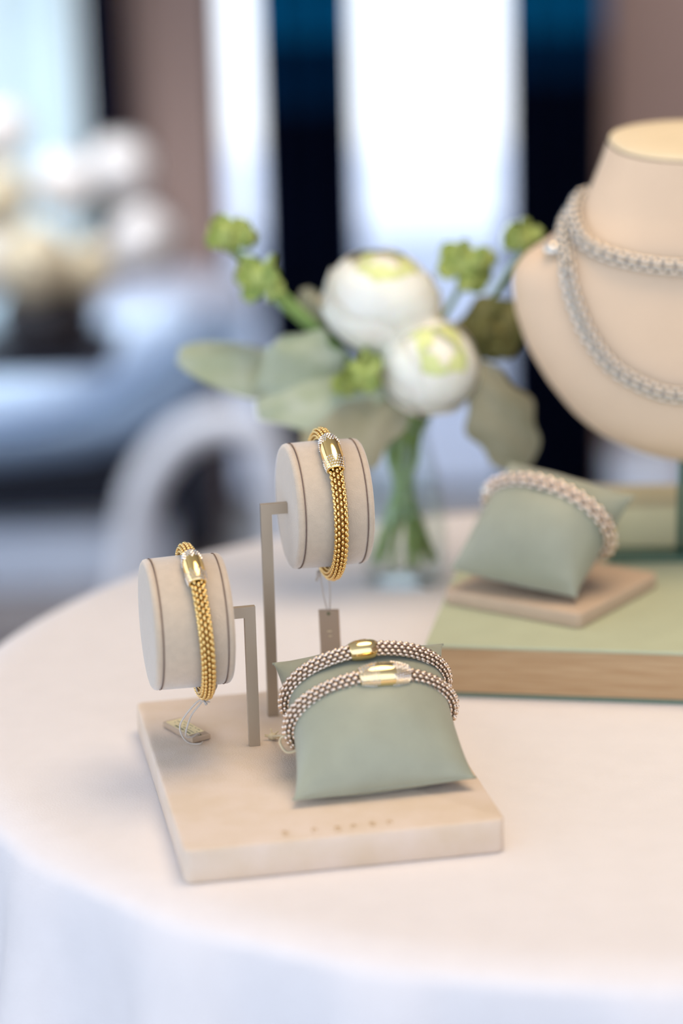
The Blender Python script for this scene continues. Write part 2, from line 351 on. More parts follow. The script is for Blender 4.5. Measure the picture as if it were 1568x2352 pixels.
def rose(name, c, R, axis, pm, core, parent=None, label=None, cat='flower', group=None, lay=5):
    """ball of shingled petals round a tight heart; one mesh"""
    c = Vector(c); A = Vector(axis).normalized(); X = A.cross(Vector((0.2, 1, 0.1))).normalized(); Y = A.cross(X)
    mb_ = MB(); rnd = random.Random(int(R*1e5)+lay)
    mb_.ball(c, R*0.84, R*0.84, R*0.76, X, Y, A, 24, 14, 0)
    for l in range(lay):
        k = l/(lay-1); tip = math.radians(14 + 74*k); rad = R*(0.86+0.10*k); np_ = 4 + int(4*k)
        for i in range(np_):
            a0 = 2*PI*(i+0.41*l)/np_ + rnd.uniform(-.12, .12); wd = 2*PI/np_*0.80; jr = rnd.uniform(0.95, 1.05); jt = rnd.uniform(-.07, .07)
            ph = rnd.uniform(0, 6)
            def fn(u, v):
                a = a0 + (u-0.5)*2*wd*(0.35+0.65*math.sin(PI*(0.12+0.62*v)))
                th = PI*0.93 - (PI*0.93-tip-jt)*v
                th += (2*u-1)**2*0.30*v + 0.05*v*math.sin(9*u+ph)
                r = rad*jr*(1 + 0.055*max(0, v-0.6)/0.4 + 0.02*math.sin(2*PI*u+ph)*v)
                return c + (X*math.cos(a)+Y*math.sin(a))*r*math.sin(th) + A*(r*math.cos(th)*0.90)
            mb_.grid(fn, 9, 11, 1 if l < 1 else 0)
    o = mb_.build(name, [pm, core], parent)
    if label: tag(o, label, cat, group)
    return o
# far bouquet
tag(MB().lathe([(0.05, 0.51), (0.062, 0.52), (0.07, 0.56), (0.05, 0.60), (0.045, 0.605), (0.04, 0.6), (0.06, 0.56), (0.05, 0.525), (0.0, 0.525)], (-0.40, 3.3, 0)).build('flower_vase', 'blackvase'), 'dark round vase on the side table holding blurred cream flowers', 'vase')
FB = [((-0.286, 3.28, 0.757), 0.052, 'blush_petal', 'large blush white rose at the top right of the blurred far bouquet'),
      ((-0.258, 3.24, 0.662), 0.056, 'blush_petal', 'large blush white rose lowest on the right of the blurred far bouquet'),
      ((-0.405, 3.22, 0.640), 0.060, 'cream_petal', 'large cream gold rose low in the middle of the blurred far bouquet'),
      ((-0.455, 3.26, 0.725), 0.052, 'cream_petal', 'cream gold rose at the left of the blurred far bouquet'),
      ((-0.335, 3.25, 0.625), 0.045, 'cream_petal', 'small cream gold rose tucked under the others in the far bouquet'),
      ((-0.365, 3.30, 0.735), 0.050, 'blush_petal', 'blush white rose in the upper middle of the blurred far bouquet'),
      ((-0.485, 3.24, 0.640), 0.055, 'blush_petal', 'blush white rose at the lower left of the blurred far bouquet'),
      ((-0.455, 3.32, 0.805), 0.050, 'blush_petal', 'topmost white rose of the blurred far bouquet at the left edge')]
for c, R, pm, lb in FB:
    R *= 0.9
    cc = Vector(c); ax = (cc - Vector((-0.39, 3.42, 0.6))).normalized()
    rt = thing('rose', c, lb, 'flower', 'roses of the far bouquet')
    rose('petals', cc, R, ax, pm, pm, rt, lay=4)
    MB().tube([cc - ax*R*0.6, (cc+Vector((-0.40, 3.3, 0.56)))/2 + Vector((0, 0.02, 0)), (-0.40 + random.uniform(-.02, .02), 3.3, 0.55)], 0.003, 6).build('stem', 'stem', rt)

# ------------------------------------------------------------------ table and cloth
TC = Vector((0.1386, 1.220, 0)); R = 0.3480
tb = thing('round_table', (TC.x, TC.y, 0), 'round table hidden under the white floor length cloth', 'table')
MB().lathe([(0.0, TABLE-0.035), (R-0.01, TABLE-0.035), (R-0.006, TABLE-0.03), (R-0.006, TABLE-0.012), (0, TABLE-0.012)], TC, n=64).build('tabletop', 'darkwood', tb)
MB().lathe([(0.03, 0.02), (0.03, TABLE-0.036)], TC).build('pedestal', 'darkwood', tb)
MB().lathe([(0.2, 0.0), (0.2, 0.012), (0.05, 0.03)], TC).build('foot', 'darkwood', tb)
folds = [(-1.95, 0.10, 0.020), (-2.22, 0.12, 0.022), (-2.5, 0.10, 0.02), (-1.6, 0.14, 0.022), (-1.25, 0.12, 0.02), (-2.85, .12, .02), (2.9, .13, .02), (2.4, .13, .02), (1.9, .13, .02), (1.4, .13, .02), (0.9, .13, .02), (0.4, .13, .02), (-0.1, .13, .02), (-0.5, .13, .02), (-0.9, .12, .02)]
def cloth(u, v):
    a = 2*PI*u
    if v < 0.55:
        k = v/0.55; r = R*k; z = TABLE
        if 0.3 < k: z += 0.0
        if k > 0.94:
            q = (k-0.94)/0.06; z -= 0.0045*q*q
        return (TC.x + r*math.cos(a), TC.y + r*math.sin(a), z)
    k = (v-0.55)/0.45; z = TABLE-0.0045 - (TABLE-0.012)*(k**1.35); d = min(1, (TABLE-z)/0.35)
    r = R + 0.004*min(1, k*14)**0.5
    for a0, w_, am in folds:
        da = (a-a0+PI) % (2*PI) - PI
        sk = a0 + 0.10*d; da = (a-sk+PI) % (2*PI)-PI
        r += am*(0.35+d)*1.6*math.exp(-(da/(w_*0.62))**4) * min(1, k*5)
    r += 0.03*d
    return (TC.x + r*math.cos(a), TC.y + r*math.sin(a), z)
m_ = MB(); m_.grid(cloth, 260, 120, 0, True)
tag(m_.build('tablecloth', 'linen'), 'white linen tablecloth draped over the round table with soft folds', 'tablecloth')

# ------------------------------------------------------------------ display board with two bracelet rolls
BA = math.radians(10.4); bX = Vector((math.cos(BA), math.sin(BA), 0)); bY = Vector((-math.sin(BA), math.cos(BA), 0))
bc = Vector((-0.0188, 1.0751, 0)); BT = TABLE + 0.0163
ds = thing('bracelet_display_stand', (bc.x, bc.y, TABLE), 'cream suede board with two taupe bracelet rolls on angled metal posts', 'display stand')
base = MB().rbox((bc.x, bc.y, TABLE + 0.00815), (0.1438, 0.1915, 0.0161), 0.004, bX, bY, e=0.0012).build('base', 'suede', ds)
# faint worn foil lettering near the front edge
m_ = MB()
for i, (x, y) in enumerate([(-0.0285, 0.9840), (-0.0155, 0.9865), (-0.0055, 0.9878), (0.0018, 0.9895), (0.010, 0.9918), (0.0178, 0.9930)]):
    c = Vector((x, y, BT+0.0001))
    pts = [c + bX*0.0011*math.cos(t) + bY*0.0022*math.sin(t) for t in [2*PI*k/14 for k in range(14 if i % 2 == 0 else 10)]]
    m_.tube(pts, 0.00028, 5, closed=(i % 2 == 0))
m_.build('foil_lettering', 'foil', ds)
def post(b, zt, side):
    """flat L bar: upright plus the arm that enters the roll"""
    b = Vector(b); t = 0.0053; dp = 0.0030; mb_ = MB()
    up = Vector((0, 0, 1))
    arm = 0.0215
    o0 = [(-t/2, BT-b.z), (t/2, BT-b.z), (t/2, zt-t), (side*arm, zt-t), (side*arm, zt), (-side*t/2, zt)]
    if side > 0: poly = [(-t/2, 0), (t/2, 0), (t/2, zt-t), (arm, zt-t), (arm, zt), (-t/2, zt)]
    else: poly = [(-t/2, 0), (t/2, 0), (t/2, zt), (-arm, zt), (-arm, zt-t), (-t/2, zt-t)]
    n = len(poly); v = []
    e = 0.0003
    for yy in (-dp/2, dp/2): v += [b + rX*x + rY*yy + up*(z-b.z) if z > 0 else b + rX*x + rY*yy for x, z in poly]
    f = [tuple(range(n)), tuple(range(2*n-1, n-1, -1))]
    for i in range(n): f.append((i, i+n, (i+1) % n + n, (i+1) % n))
    mb_.add(v, [tuple(reversed(q)) for q in f])
    return mb_
RA = math.radians(12); rX = Vector((math.cos(RA), math.sin(RA), 0)); rY = Vector((-math.sin(RA), math.cos(RA), 0)); UP = Vector((0, 0, 1))
def roll(c, rad, wd):
    c = Vector(c); h = wd/2; g_ = 0.0036
    body = [(0, -h+g_), (rad-0.0008, -h+g_), (rad-0.0004, -h+g_+0.0004), (rad, -h+g_+0.0012), (rad+0.0003, 0), (rad, h-g_-0.0012), (rad-0.0004, h-g_-0.0004), (rad-0.0008, h-g_), (0, h-g_)]
    rt = MB().lathe(body, c, rX, 96).build('roll', 'roll', ds)
    for s_ in (-1, 1):
        prof = [(0, h-g_), (rad-0.0010, h-g_), (rad-0.0003, h-g_+0.0005), (rad, h-0.0022), (rad-0.0004, h-0.0010), (rad-0.0014, h-0.0002), (rad-0.003, h), (rad*0.5, h-0.0002), (0, h-0.0003)]
        mb_ = MB(); mb_.lathe([(r, s_*q) for r, q in prof], c, rX, 96)
        if s_ < 0: mb_.f = [tuple(reversed(f)) for f in mb_.f]
        mb_.build('end_cap', 'roll', rt)
        ring = [c + rX*s_*(h-g_) + (rY*math.cos(t)+UP*math.sin(t))*(rad-0.0001) for t in [2*PI*k/96 for k in range(96)]]
        MB().tube(ring, 0.00022, 5, True).build('seam', 'seam', rt)
    return rt
PL = Vector((-0.0449, 1.0919, BT)); PR = Vector((-0.0367, 1.1318, BT))
cl_ = Vector((PL.x, PL.y, 0.832)) - rX*0.0305; cr_ = Vector((PR.x, PR.y, 0.8735)) + rX*0.0290
post(PL, 0.8367, -1).build('post', 'bar', ds, False)
post(PR, 0.8757, 1).build('post', 'bar', ds, False)
roll(cl_, 0.0311, 0.0375); roll(cr_, 0.0307, 0.0375)

# ------------------------------------------------------------------ bracelets
class Path:
    def __init__(s, c, e1, e2, a, b, pts=None):
        n = 900
        if pts is None:
            P = [c + e1*(a*math.cos(2*PI*i/n)) + e2*(b*math.sin(2*PI*i/n)) for i in range(n)]
        else: P = pts; n = len(P)
        s.P = P; s.n = n; s.c = sum(P, Vector())/n
        s.cum = [0]
        for i in range(n): s.cum.append(s.cum[-1] + (P[(i+1) % n]-P[i]).length)
        s.L = s.cum[-1]; s.nrm = (P[n//4]-s.c).cross(P[n//2]-s.c).normalized(); s.outs = None
    def at(s, d):
        d = d % s.L
        lo, hi = 0, s.n
        while hi-lo > 1:
            q = (lo+hi)//2
            if s.cum[q] <= d: lo = q
            else: hi = q
        i = lo; t = (d-s.cum[i])/max(1e-9, s.cum[i+1]-s.cum[i])
        p = s.P[i].lerp(s.P[(i+1) % s.n], t); T = (s.P[(i+2) % s.n]-s.P[(i-1) % s.n]).normalized()
        if s.outs: N = s.outs(p)
        else: N = p-s.c
        N = (N - T*N.dot(T)).normalized(); return p, T, N, T.cross(N)
def chain(path, r, ncol, pitch, lm, parent, skip=None, bead=(0.0013, 0.00082, 0.00075), seg=(7, 5), name='chain'):
    mb_ = MB(); rows = int(round(path.L/pitch/2))*2; step = path.L/rows
    for i in range(rows):
        for hf in (0, 1):
            d = (i + 0.5*hf)*step
            if skip and abs((d-skip[0]+path.L/2) % path.L - path.L/2) < skip[1]: continue
            p, T, N, B = path.at(d)
            for j in range(ncol//2):
                ph = 2*PI*(j + 0.5*hf)/(ncol//2)
                rd = N*math.cos(ph) + B*math.sin(ph); tg = B*math.cos(ph) - N*math.sin(ph)
                mb_.ball(p + rd*(r-bead[2]*0.6), bead[1], bead[2], bead[0], tg, rd, T, seg[0], seg[1], 0)
    core = []
    for i in range(160): core.append(path.at(path.L*i/160)[0])
    mb_.tube(core, r-bead[2]*1.75, 10, True, mi=1)  # dark core paints the shade in the gaps between beads
    return mb_.build(name, lm, parent)
def clasp(path, d0, L, rmax, rend, metal, parent, pave=True, pavefrac=0.2, stone=0.00050, scale_path=1.0):
    prof = []; k = 22
    for i in range(k+1):
        s_ = -1 + 2*i/k; prof.append((s_, rend + (rmax-rend)*(1-abs(s_)**2.4)))
    mb_ = MB(); n = 32; v = []; f = []
    full = [(-0.93, rend*0.72)] + [(-1.0, rend*0.80)] + [(-1.02, rend*0.9)] + prof + [(1.02, rend*0.9), (1.0, rend*0.80), (0.93, rend*0.72)]
    for s_, r in full:
        p, T, N, B = path.at(d0 + s_*L/2)
        v += [p + (N*math.cos(2*PI*j/n)+B*math.sin(2*PI*j/n))*r for j in range(n)]
    for i in range(len(full)-1):
        for j in range(n): f.append((i*n+j, i*n+(j+1) % n, (i+1)*n+(j+1) % n, (i+1)*n+j))
    mb_.add(v, [tuple(reversed(q)) for q in f]); cl = mb_.build('clasp', metal, parent)
    if pave:
        pv = MB(); row = 0; s_ = 0.95; rnd = random.Random(3)
        ds_ = stone*2.45/(L/2)
        while s_ > pavefrac:
            r = rend + (rmax-rend)*(1-abs(s_)**2.4); nn = int(2*PI*r/(stone*2.55))
            for sg in (-1, 1):
                p, T, N, B = path.at(d0 + sg*s_*L/2)
                for j in range(nn):
                    ph = 2*PI*(j+0.5*(row % 2))/nn
                    if s_ < pavefrac + 0.14*(0.5+0.5*math.sin(ph*7+sg)) : continue
                    rd = N*math.cos(ph)+B*math.sin(ph); tg = B*math.cos(ph)-N*math.sin(ph)
                    pv.ball(p + rd*(r+stone*0.12), stone*0.92, stone*0.7, stone*0.92, tg, rd, T, 6, 4)
            s_ -= ds_; row += 1
        pv.build('pave_diamonds', 'diamond', cl, False)
    return cl
def circ_path(c, a, b, drop, tilt=0.0, yaw=0.0):
    ax = (rX + UP*tilt + rY*yaw).normalized(); e1 = (UP - ax*UP.dot(ax)).normalized(); e2 = e1.cross(ax)   # e2 points towards the camera side
    if e2.y > 0: e2 = -e2
    return Path(c - UP*drop, e1, e2, a, b)
g_gold = ['gold', 'golddark']; g_rose = ['rose', 'rosedark']
# on the tall roll
b1 = thing('bracelet', cr_ - UP*0.038, 'yellow gold woven bracelet with diamond paved clasp around the taller taupe roll', 'bracelet', 'gold bracelets on the rolls')
p1 = circ_path(cr_ + rX*0.0010, 0.0345, 0.0347, 0.0003, 0.008, 0.0)
d1 = p1.L*0.085
chain(p1, 0.0033, 10, 0.0030, g_gold, b1, (d1, 0.0093), (0.00140, 0.00078, 0.00085))
clasp(p1, d1, 0.0205, 0.0053, 0.0043, 'gold', b1, True, 0.36)
# on the short roll
b2 = thing('bracelet', cl_ - UP*0.038, 'yellow gold woven bracelet with diamond paved clasp around the shorter taupe roll', 'bracelet', 'gold bracelets on the rolls')
p2 = circ_path(cl_ + rX*0.0043, 0.0345, 0.0347, 0.0003, 0.055, 0.0)
d2 = p2.L*0.075
chain(p2, 0.0033, 10, 0.0030, g_gold, b2, (d2, 0.0083), (0.00140, 0.00078, 0.00085))
clasp(p2, d2, 0.018, 0.0050, 0.0042, 'gold', b2, True, 0.36)

# ------------------------------------------------------------------ pillows
def pillow(name, FL, FR, BL, BR, B, amid, label, mt, seed=0, flat=0.0):
    FL, FR, BL, BR = [Vector(q) for q in (FL, FR, BL, BR)]
    W = ((FR-FL).length + (BR-BL).length)/2
    wv = ((FR-FL)+(BR-BL)).normalized(); dv = ((BL-FL)+(BR-FR)).normalized(); n = wv.cross(dv).normalized()
    nv, nu = 56, 72; mb_ = MB()
    def fn(u, v):
        a = 2*PI*u; l = FL.lerp(BL, v); r = FR.lerp(BR, v); c = (l+r)/2; half = (r-l)/2
        f = max(0.0, math.sin(PI*v))**0.62
        k = 1-(1-amid/(W/2))*f
        b = 0.0006 + B*f
        x, y = math.cos(a), math.sin(a)
        ex = 0.92 if f > 0.3 else 1.0
        x = math.copysign(abs(x)**ex, x); y = math.copysign(abs(y)**ex, y)
        p = c + half*k*x + n*b*y
        wr = noise.noise(p*70 + Vector((seed, 0, 0)))*0.0007 + noise.noise(p*200+Vector((seed, 3, 0)))*0.0002
        p = p + n*(wr*y)
        # the ends of the seam pull out into small ears
        if flat and p.z < flat: p.z = flat + (p.z-flat)*0.12
        return p
    v_ = [fn(i/nu, 0.5-0.5*math.cos(PI*j/(nv-1))) for j in range(nv) for i in range(nu)]; f_ = []
    for j in range(nv-1):
        for i in range(nu): f_.append((j*nu+i, j*nu+(i+1) % nu, (j+1)*nu+(i+1) % nu, (j+1)*nu+i))
    f_.append(tuple(range(nu-1, -1, -1))); f_.append(tuple((nv-1)*nu+i for i in range(nu)))
    mb_.add(v_, f_)
    rt = thing(name, ((FL+FR+BL+BR)/4 - n*B), label, 'pillow', None)
    mb_.build('cover', mt, rt)
    for (a, b) in ((FL, FR), (BL, BR)):
        sm = MB(); pts = [a.lerp(b, k/30) for k in range(31)]
        sm.tube(pts, 0.0006, 6); sm.build('seam', mt, rt)
    return wv, dv, n
FL, FR = Vector((-0.0253, 1.012, 0.7705)), Vector((0.0582, 1.0287, 0.7723)); BL, BR = Vector((-0.0345, 1.0806, 0.8113)), Vector((0.0473, 1.1026, 0.8113))
wv, dv, nn = pillow('bracelet_pillow', FL, FR, BL, BR, 0.0240, 0.0372, 'sage green pillow wearing two bracelets on the front board', 'sage', 1, BT+0.0003)
F0 = (FL+FR)/2
def pil_bracelet(s, tilt, roll_, label, cl_args, metal, chain_r, a=0.0388, b=0.0250, dd=0.0, off=0.0):
    e2 = (nn + dv*tilt).normalized(); e1 = (wv + dv*roll_).normalized(); e2 = (e2 - e1*e1.dot(e2)).normalized()
    c = F0 + dv*s + wv*off
    rt = thing('bracelet', c - nn*b, label, 'bracelet', 'pale gold bracelets on the front pillow')
    pth = Path(c, e1, e2, a, b)
    d0 = pth.L*(0.25) + dd
    chain(pth, chain_r, 10, 0.0031, g_rose, rt, (d0, cl_args[0]/2-0.001), (0.00140, 0.00085, 0.0009))
    clasp(pth, d0, *cl_args, metal, rt, **({'pave': True, 'pavefrac': 0.22} if cl_args[0] > 0.018 else {'pave': False}))
    return pth
pB = pil_bracelet(0.0425, 0.14, 0.0, 'pale rose gold bracelet with wide diamond paved clasp, nearer of two on the front pillow', (0.0230, 0.0063, 0.0047), 'palegold', 0.0036, dd=-0.0045)
pA = pil_bracelet(0.0590, 0.16, 0.0, 'pale rose gold bracelet with small plain gold clasp, farther of two on the front pillow', (0.0120, 0.0050, 0.0040), 'palegold', 0.0034, dd=0.003)

# ------------------------------------------------------------------ tags and cords
def cordobj(name, pts, r, mt, parent, k=8, closed=False):
    return MB().tube(catmull(pts, k, closed), r, 7, closed).build(name, mt, parent)
def price_tag(c, X, Y, Z, label, with_paper, hole_end):
    """hard plastic tag, X long, Y across, Z out of the printed face"""
    rt = thing('price_tag', c - Z*0.0015, label, 'tag', None)
    mb_ = MB(); e = 0.0005
    L_, W_, T_ = 0.0285, 0.0102, 0.003
    rings = []
    for z, i in ((-T_/2, e), (-T_/2+e, 0), (T_/2-e, 0), (T_/2, e)):
        rings.append([c + X*(sx*(L_/2-i)) + Y*(sy*(W_/2-i)) + Z*z for sx, sy in ((-1, -1), (1, -1), (1, 1), (-1, 1))])
    v = [p for r_ in rings for p in r_]; f = [(3, 2, 1, 0), (12, 13, 14, 15)]
    for i in range(3):
        for j in range(4): f.append((i*4+j, i*4+(j+1) % 4, (i+1)*4+(j+1) % 4, (i+1)*4+j))
    mb_.add(v, f); body = mb_.build('tag_body', 'tag', rt, False)
    if with_paper:
        pp = MB().box(c - X*0.0015 + Z*(T_/2+0.00006), (0.0225, 0.0086, 0.00012), X, Y, Z).build('paper_label', 'paper', body, False)
        ik = MB(); rnd = random.Random(5)
        for row in range(4):
            x = -0.0115
            while x < 0.0072:
                wd = rnd.uniform(0.0005, 0.0016)
                if rnd.random() < 0.7: ik.box(c + X*(x+wd/2+0.001) + Y*(-0.0030+row*0.0020) + Z*(T_/2+0.00014), (wd, 0.0010 if row == 0 else 0.0005, 0.00004), X, Y, Z)
                x += wd + 0.00035
        ik.build('printed_text', 'ink', body, False)
    MB().lathe([(0.0004, 0), (0.0009, 0.00005), (0.0009, 0.0001), (0.0004, 0.00012)], c + X*hole_end*(L_/2-0.0016) + Z*(T_/2), Z, 14).build('hole_rim', 'ink', body)
    return rt
# tag lying on the board under the shorter roll
tX = Vector((0.0158, -0.0237, 0)).normalized(); tY = Vector((-tX.y, tX.x, 0))
tc = Vector((-0.0785, 1.1096, BT+0.0017))
t1 = price_tag(tc, tX, tY, UP, 'taupe price tag with cream printed label lying on the board under the shorter roll', True, 1)
hole = tc + tX*0.0125 + UP*0.0016
low = Vector((-0.0660, 1.0800, 0.7985))
knot = Vector((-0.0680, 1.0790, 0.7950))
cordobj('loop_cord', [knot, low + rX*0.0042 + UP*0.0010, low + rX*0.0046 + UP*0.004 + rY*0.004, low + UP*0.0055 + rY*0.008, low - rX*0.0044 + UP*0.004 + rY*0.003, low - rX*0.0046 + UP*0.001, knot], 0.00045, 'cord', t1)
cordobj('hanging_cord', [knot, (-0.0712, 1.0835, 0.7920), (-0.0766, 1.087, 0.7849), (-0.0800, 1.088, 0.7788), (-0.0792, 1.089, 0.7728), (-0.0761, 1.0905, 0.7687), (-0.0712, 1.0920, 0.7676), (-0.0700, 1.0958, 0.7672)], 0.00045, 'cord', t1)
cordobj('hanging_cord', [knot, (-0.0695, 1.0845, 0.7909), (-0.0739, 1.087, 0.7848), (-0.0762, 1.088, 0.7793), (-0.0776, 1.0895, 0.7730), (-0.0752, 1.0920, 0.7712), (-0.0722, 1.0965, 0.7712), hole], 0.00045, 'cord', t1)
kb = MB(); kb.ball(knot, 0.0014, 0.0013, 0.0013)
for k in range(9):
    a = Vector((random.uniform(0.2, 1), random.uniform(-.6, .4), random.uniform(-.5, .3))).normalized()
    kb.tube([knot, knot + a*random.uniform(0.003, 0.0042)], 0.0003, 5)
kb.build('knot', 'cord', t1)
# tag hanging behind from the taller roll
h0 = cr_ + rX*0.0015 - UP*0.0385 + rY*0.012
tZ = Vector((-0.10, -1, 0.04)).normalized(); tXX = Vector((0.03, 0.02, -1)).normalized(); tXX = (tXX - tZ*tXX.dot(tZ)).normalized(); tYY = tZ.cross(tXX)
tc2 = h0 + Vector((0.0020, 0.0, -0.0345))
t2 = price_tag(tc2, tXX, tYY, tZ, 'plain taupe price tag hanging on a cord from the taller roll bracelet', False, -1)
ho = tc2 - tXX*0.0125
MB().box(tc2 - tXX*0.0035 + tZ*0.00156, (0.0004, 0.0022, 0.0001), tXX, tYY, tZ).box(tc2 - tXX*0.0010 + tYY*0.0003 + tZ*0.00156, (0.0004, 0.0014, 0.0001), tXX, tYY, tZ).build('printed_mark', 'paper', t2.children[0], False)
for sx in (-1, 1):
    cordobj('hanging_cord', [ho + tYY*0.0004*sx, ho.lerp(h0, 0.5) + rX*0.0018*sx, h0 + rX*0.0021*sx, h0 + rX*0.0020*sx + UP*0.0060], 0.00038, 'cord', t2)
kb = MB(); kb.ball(h0 - rX*0.0030 - UP*0.001, 0.0012, 0.0012, 0.002)
kb.tube([h0 - rX*0.0030 - UP*0.001, h0 - rX*0.0042 - UP*0.0045], 0.0007, 5); kb.build('knot', 'cord', t2)
# cord tied round the nearer pillow bracelet
q = pB.at(pB.L*0.54)[0]
sc = thing('cord_loop', q - UP*0.004, 'cream knotted cord looped round the left end of the pillow bracelets', 'cord')
cordobj('loop', [q + Vector((0.001, -0.004, 0.0035)), q + Vector((-0.0050, -0.002, 0.002)), q + Vector((-0.0060, 0.000, -0.002)), q + Vector((-0.003, -0.003, -0.0052)), q + Vector((0.002, -0.0045, -0.0035)), q + Vector((0.0035, -0.0045, 0.0005))], 0.0006, 'cordcream', sc, 8, True)
kb = MB(); kc = Vector((-0.0362, 1.098, BT+0.0018)); kb.ball(kc, 0.0026, 0.0018, 0.0018)
for k in range(10):
    a = Vector((random.uniform(-1, 1), random.uniform(-.8, .4), random.uniform(-.3, .4))).normalized(); kb.tube([kc, kc + a*0.004], 0.0004, 5)
kb.tube(catmull([kc, (kc+q)/2 + UP*0.001, q + Vector((-0.004, 0, 0.0))], 6), 0.0006, 6)
kb.build('knot', 'cordcream', sc)

# ------------------------------------------------------------------ wooden display block, riser, slab, second pillow
XA = math.radians(-10.2); xX = Vector((math.cos(XA), math.sin(XA), 0)); xY = Vector((-math.sin(XA), math.cos(XA), 0))
c0 = Vector((0.0417, 1.1968, TABLE)); BW, BD, BH = 0.30, 0.250, 0.0295
mid = c0 + xX*BW/2 + xY*BD/2
bx = thing('display_block', (mid.x, mid.y, TABLE), 'wide oak display block with sage green top behind the front pillow', 'display block')
MB().rbox(mid + UP*0.0015, (BW-0.003, BD-0.003, 0.0024), 0.002, xX, xY, e=0.0004).build('foot_edge', 'green_edge', bx, False)
MB().rbox(mid + UP*(0.0026+0.0125), (BW-0.002, BD-0.002, 0.0246), 0.0015, xX, xY, e=0.0006).build('wooden_body', 'wood', bx, False)
MB().rbox(mid + UP*(BH-0.0011), (BW, BD, 0.0022), 0.002, xX, xY, e=0.0007).build('green_top', ['sagebox'], bx, False)
ZB = TABLE + BH
rc = Vector((0.235, 1.3555, 0)); rA = math.radians(-3); qX = Vector((math.cos(rA), math.sin(rA), 0)); qY = Vector((-math.sin(rA), math.cos(rA), 0))
tag(MB().rbox((rc.x, rc.y+0.028, ZB+0.0123), (0.20, 0.052, 0.0245), 0.002, qX, qY, e=0.0008).build('riser', 'olive'), 'low olive green riser block behind the bust rod on the display block', 'riser')

sA = math.radians(-36); sX = Vector((math.cos(sA), math.sin(sA), 0)); sY = Vector((-math.sin(sA), math.cos(sA), 0))
tag(MB().rbox((0.1150, 1.2735, ZB+0.0043), (0.0862, 0.0868, 0.0084), 0.004, sX, sY, e=0.001).build('pillow_slab', 'slab'), 'taupe square slab under the rear sage pillow on the display block', 'slab')
ZS = ZB + 0.0085
w2, d2_, n2 = pillow('bracelet_pillow', (0.0582, 1.262, 0.8005), (0.1244, 1.228, 0.7930), (0.0940, 1.3080, 0.8468), (0.1590, 1.2630, 0.8378), 0.0270, 0.0345, 'sage green pillow wearing one chunky bracelet on the taupe slab', 'sage', 5, ZS+0.0003)
F2 = (Vector((0.0582, 1.262, 0.8005)) + Vector((0.1244, 1.228, 0.7930)))/2
e2 = (n2 + d2_*0.22).normalized(); e1 = (w2 - d2_*0.03).normalized(); e2 = (e2 - e1*e1.dot(e2)).normalized(); cc = F2 + d2_*0.0435
b5 = thing('bracelet', cc - n2*0.0245, 'chunky rose gold link bracelet around the rear sage pillow', 'bracelet')
p5 = Path(cc, e1, e2, 0.0376, 0.0275)
chain(p5, 0.0040, 6, 0.0064, g_rose, b5, None, (0.0025, 0.0017, 0.0017), (8, 6))
MB().ball(p5.at(p5.L*0.46)[0] + n2*0.001, 0.0046, 0.0046, 0.0046).build('clasp', 'silver', b5)

# ------------------------------------------------------------------ necklace bust on its rod
BXc, BYc = 0.2015, 1.352
prof = [(0.8384, 0.004, .012), (0.8392, 0.012, .02), (0.842, 0.026, .029), (0.846, 0.038, .036), (0.8537, 0.0535, .042), (0.866, 0.0680, .046), (0.884, 0.0820, .049), (0.904, 0.0935, .050), (0.924, 0.1000, .050), (0.9414, 0.1016, .049), (0.9488, 0.1000, .048), (0.956, 0.0945, .0475), (0.9635, 0.0820, .047), (0.9732, 0.0690, .046), (0.982, 0.0620, .045), (0.990, 0.0578, .044), (1.004, 0.0520, .043), (1.019, 0.0465, .042)]
def interp(z, i):
    for k in range(len(prof)-1):
        if z <= prof[k+1][0]:
            t = max(0, (z-prof[k][0])/(prof[k+1][0]-prof[k][0])); return prof[k][i]*(1-t)+prof[k+1][i]*t
    return prof[-1][i]
def ycen(z): return BYc + 0.010*max(0, min(1, (z-0.86)/0.12)) - 0.004
def front_y(x, z, r=0.0):
    w_, d_ = interp(z, 1), interp(z, 2); q = min(0.999, abs(x-BXc)/w_); return ycen(z) - d_*(1-q**2.2)**(1/2.2) - r
def ring_pt(z, a, out=0.0):
    w_, d_ = interp(z, 1)+out, interp(z, 2)+out; s_, c_ = math.sin(a), math.cos(a)
    return Vector((BXc + w_*math.copysign(abs(s_)**(2/2.2), s_), ycen(z) - (d_ if c_ > 0 else d_*0.72)*math.copysign(abs(c_)**(2/2.2), c_), z))
bu = thing('necklace_bust', (BXc, BYc-0.01, ZB), 'peach leatherette necklace bust on a dark green rod at the right edge', 'display bust')
mb_ = MB(); nA = 96; zs = []
for k in range(len(prof)-1):
    for q_ in range(4): zs.append(prof[k][0] + (prof[k+1][0]-prof[k][0])*q_/4)
zs.append(prof[-1][0])
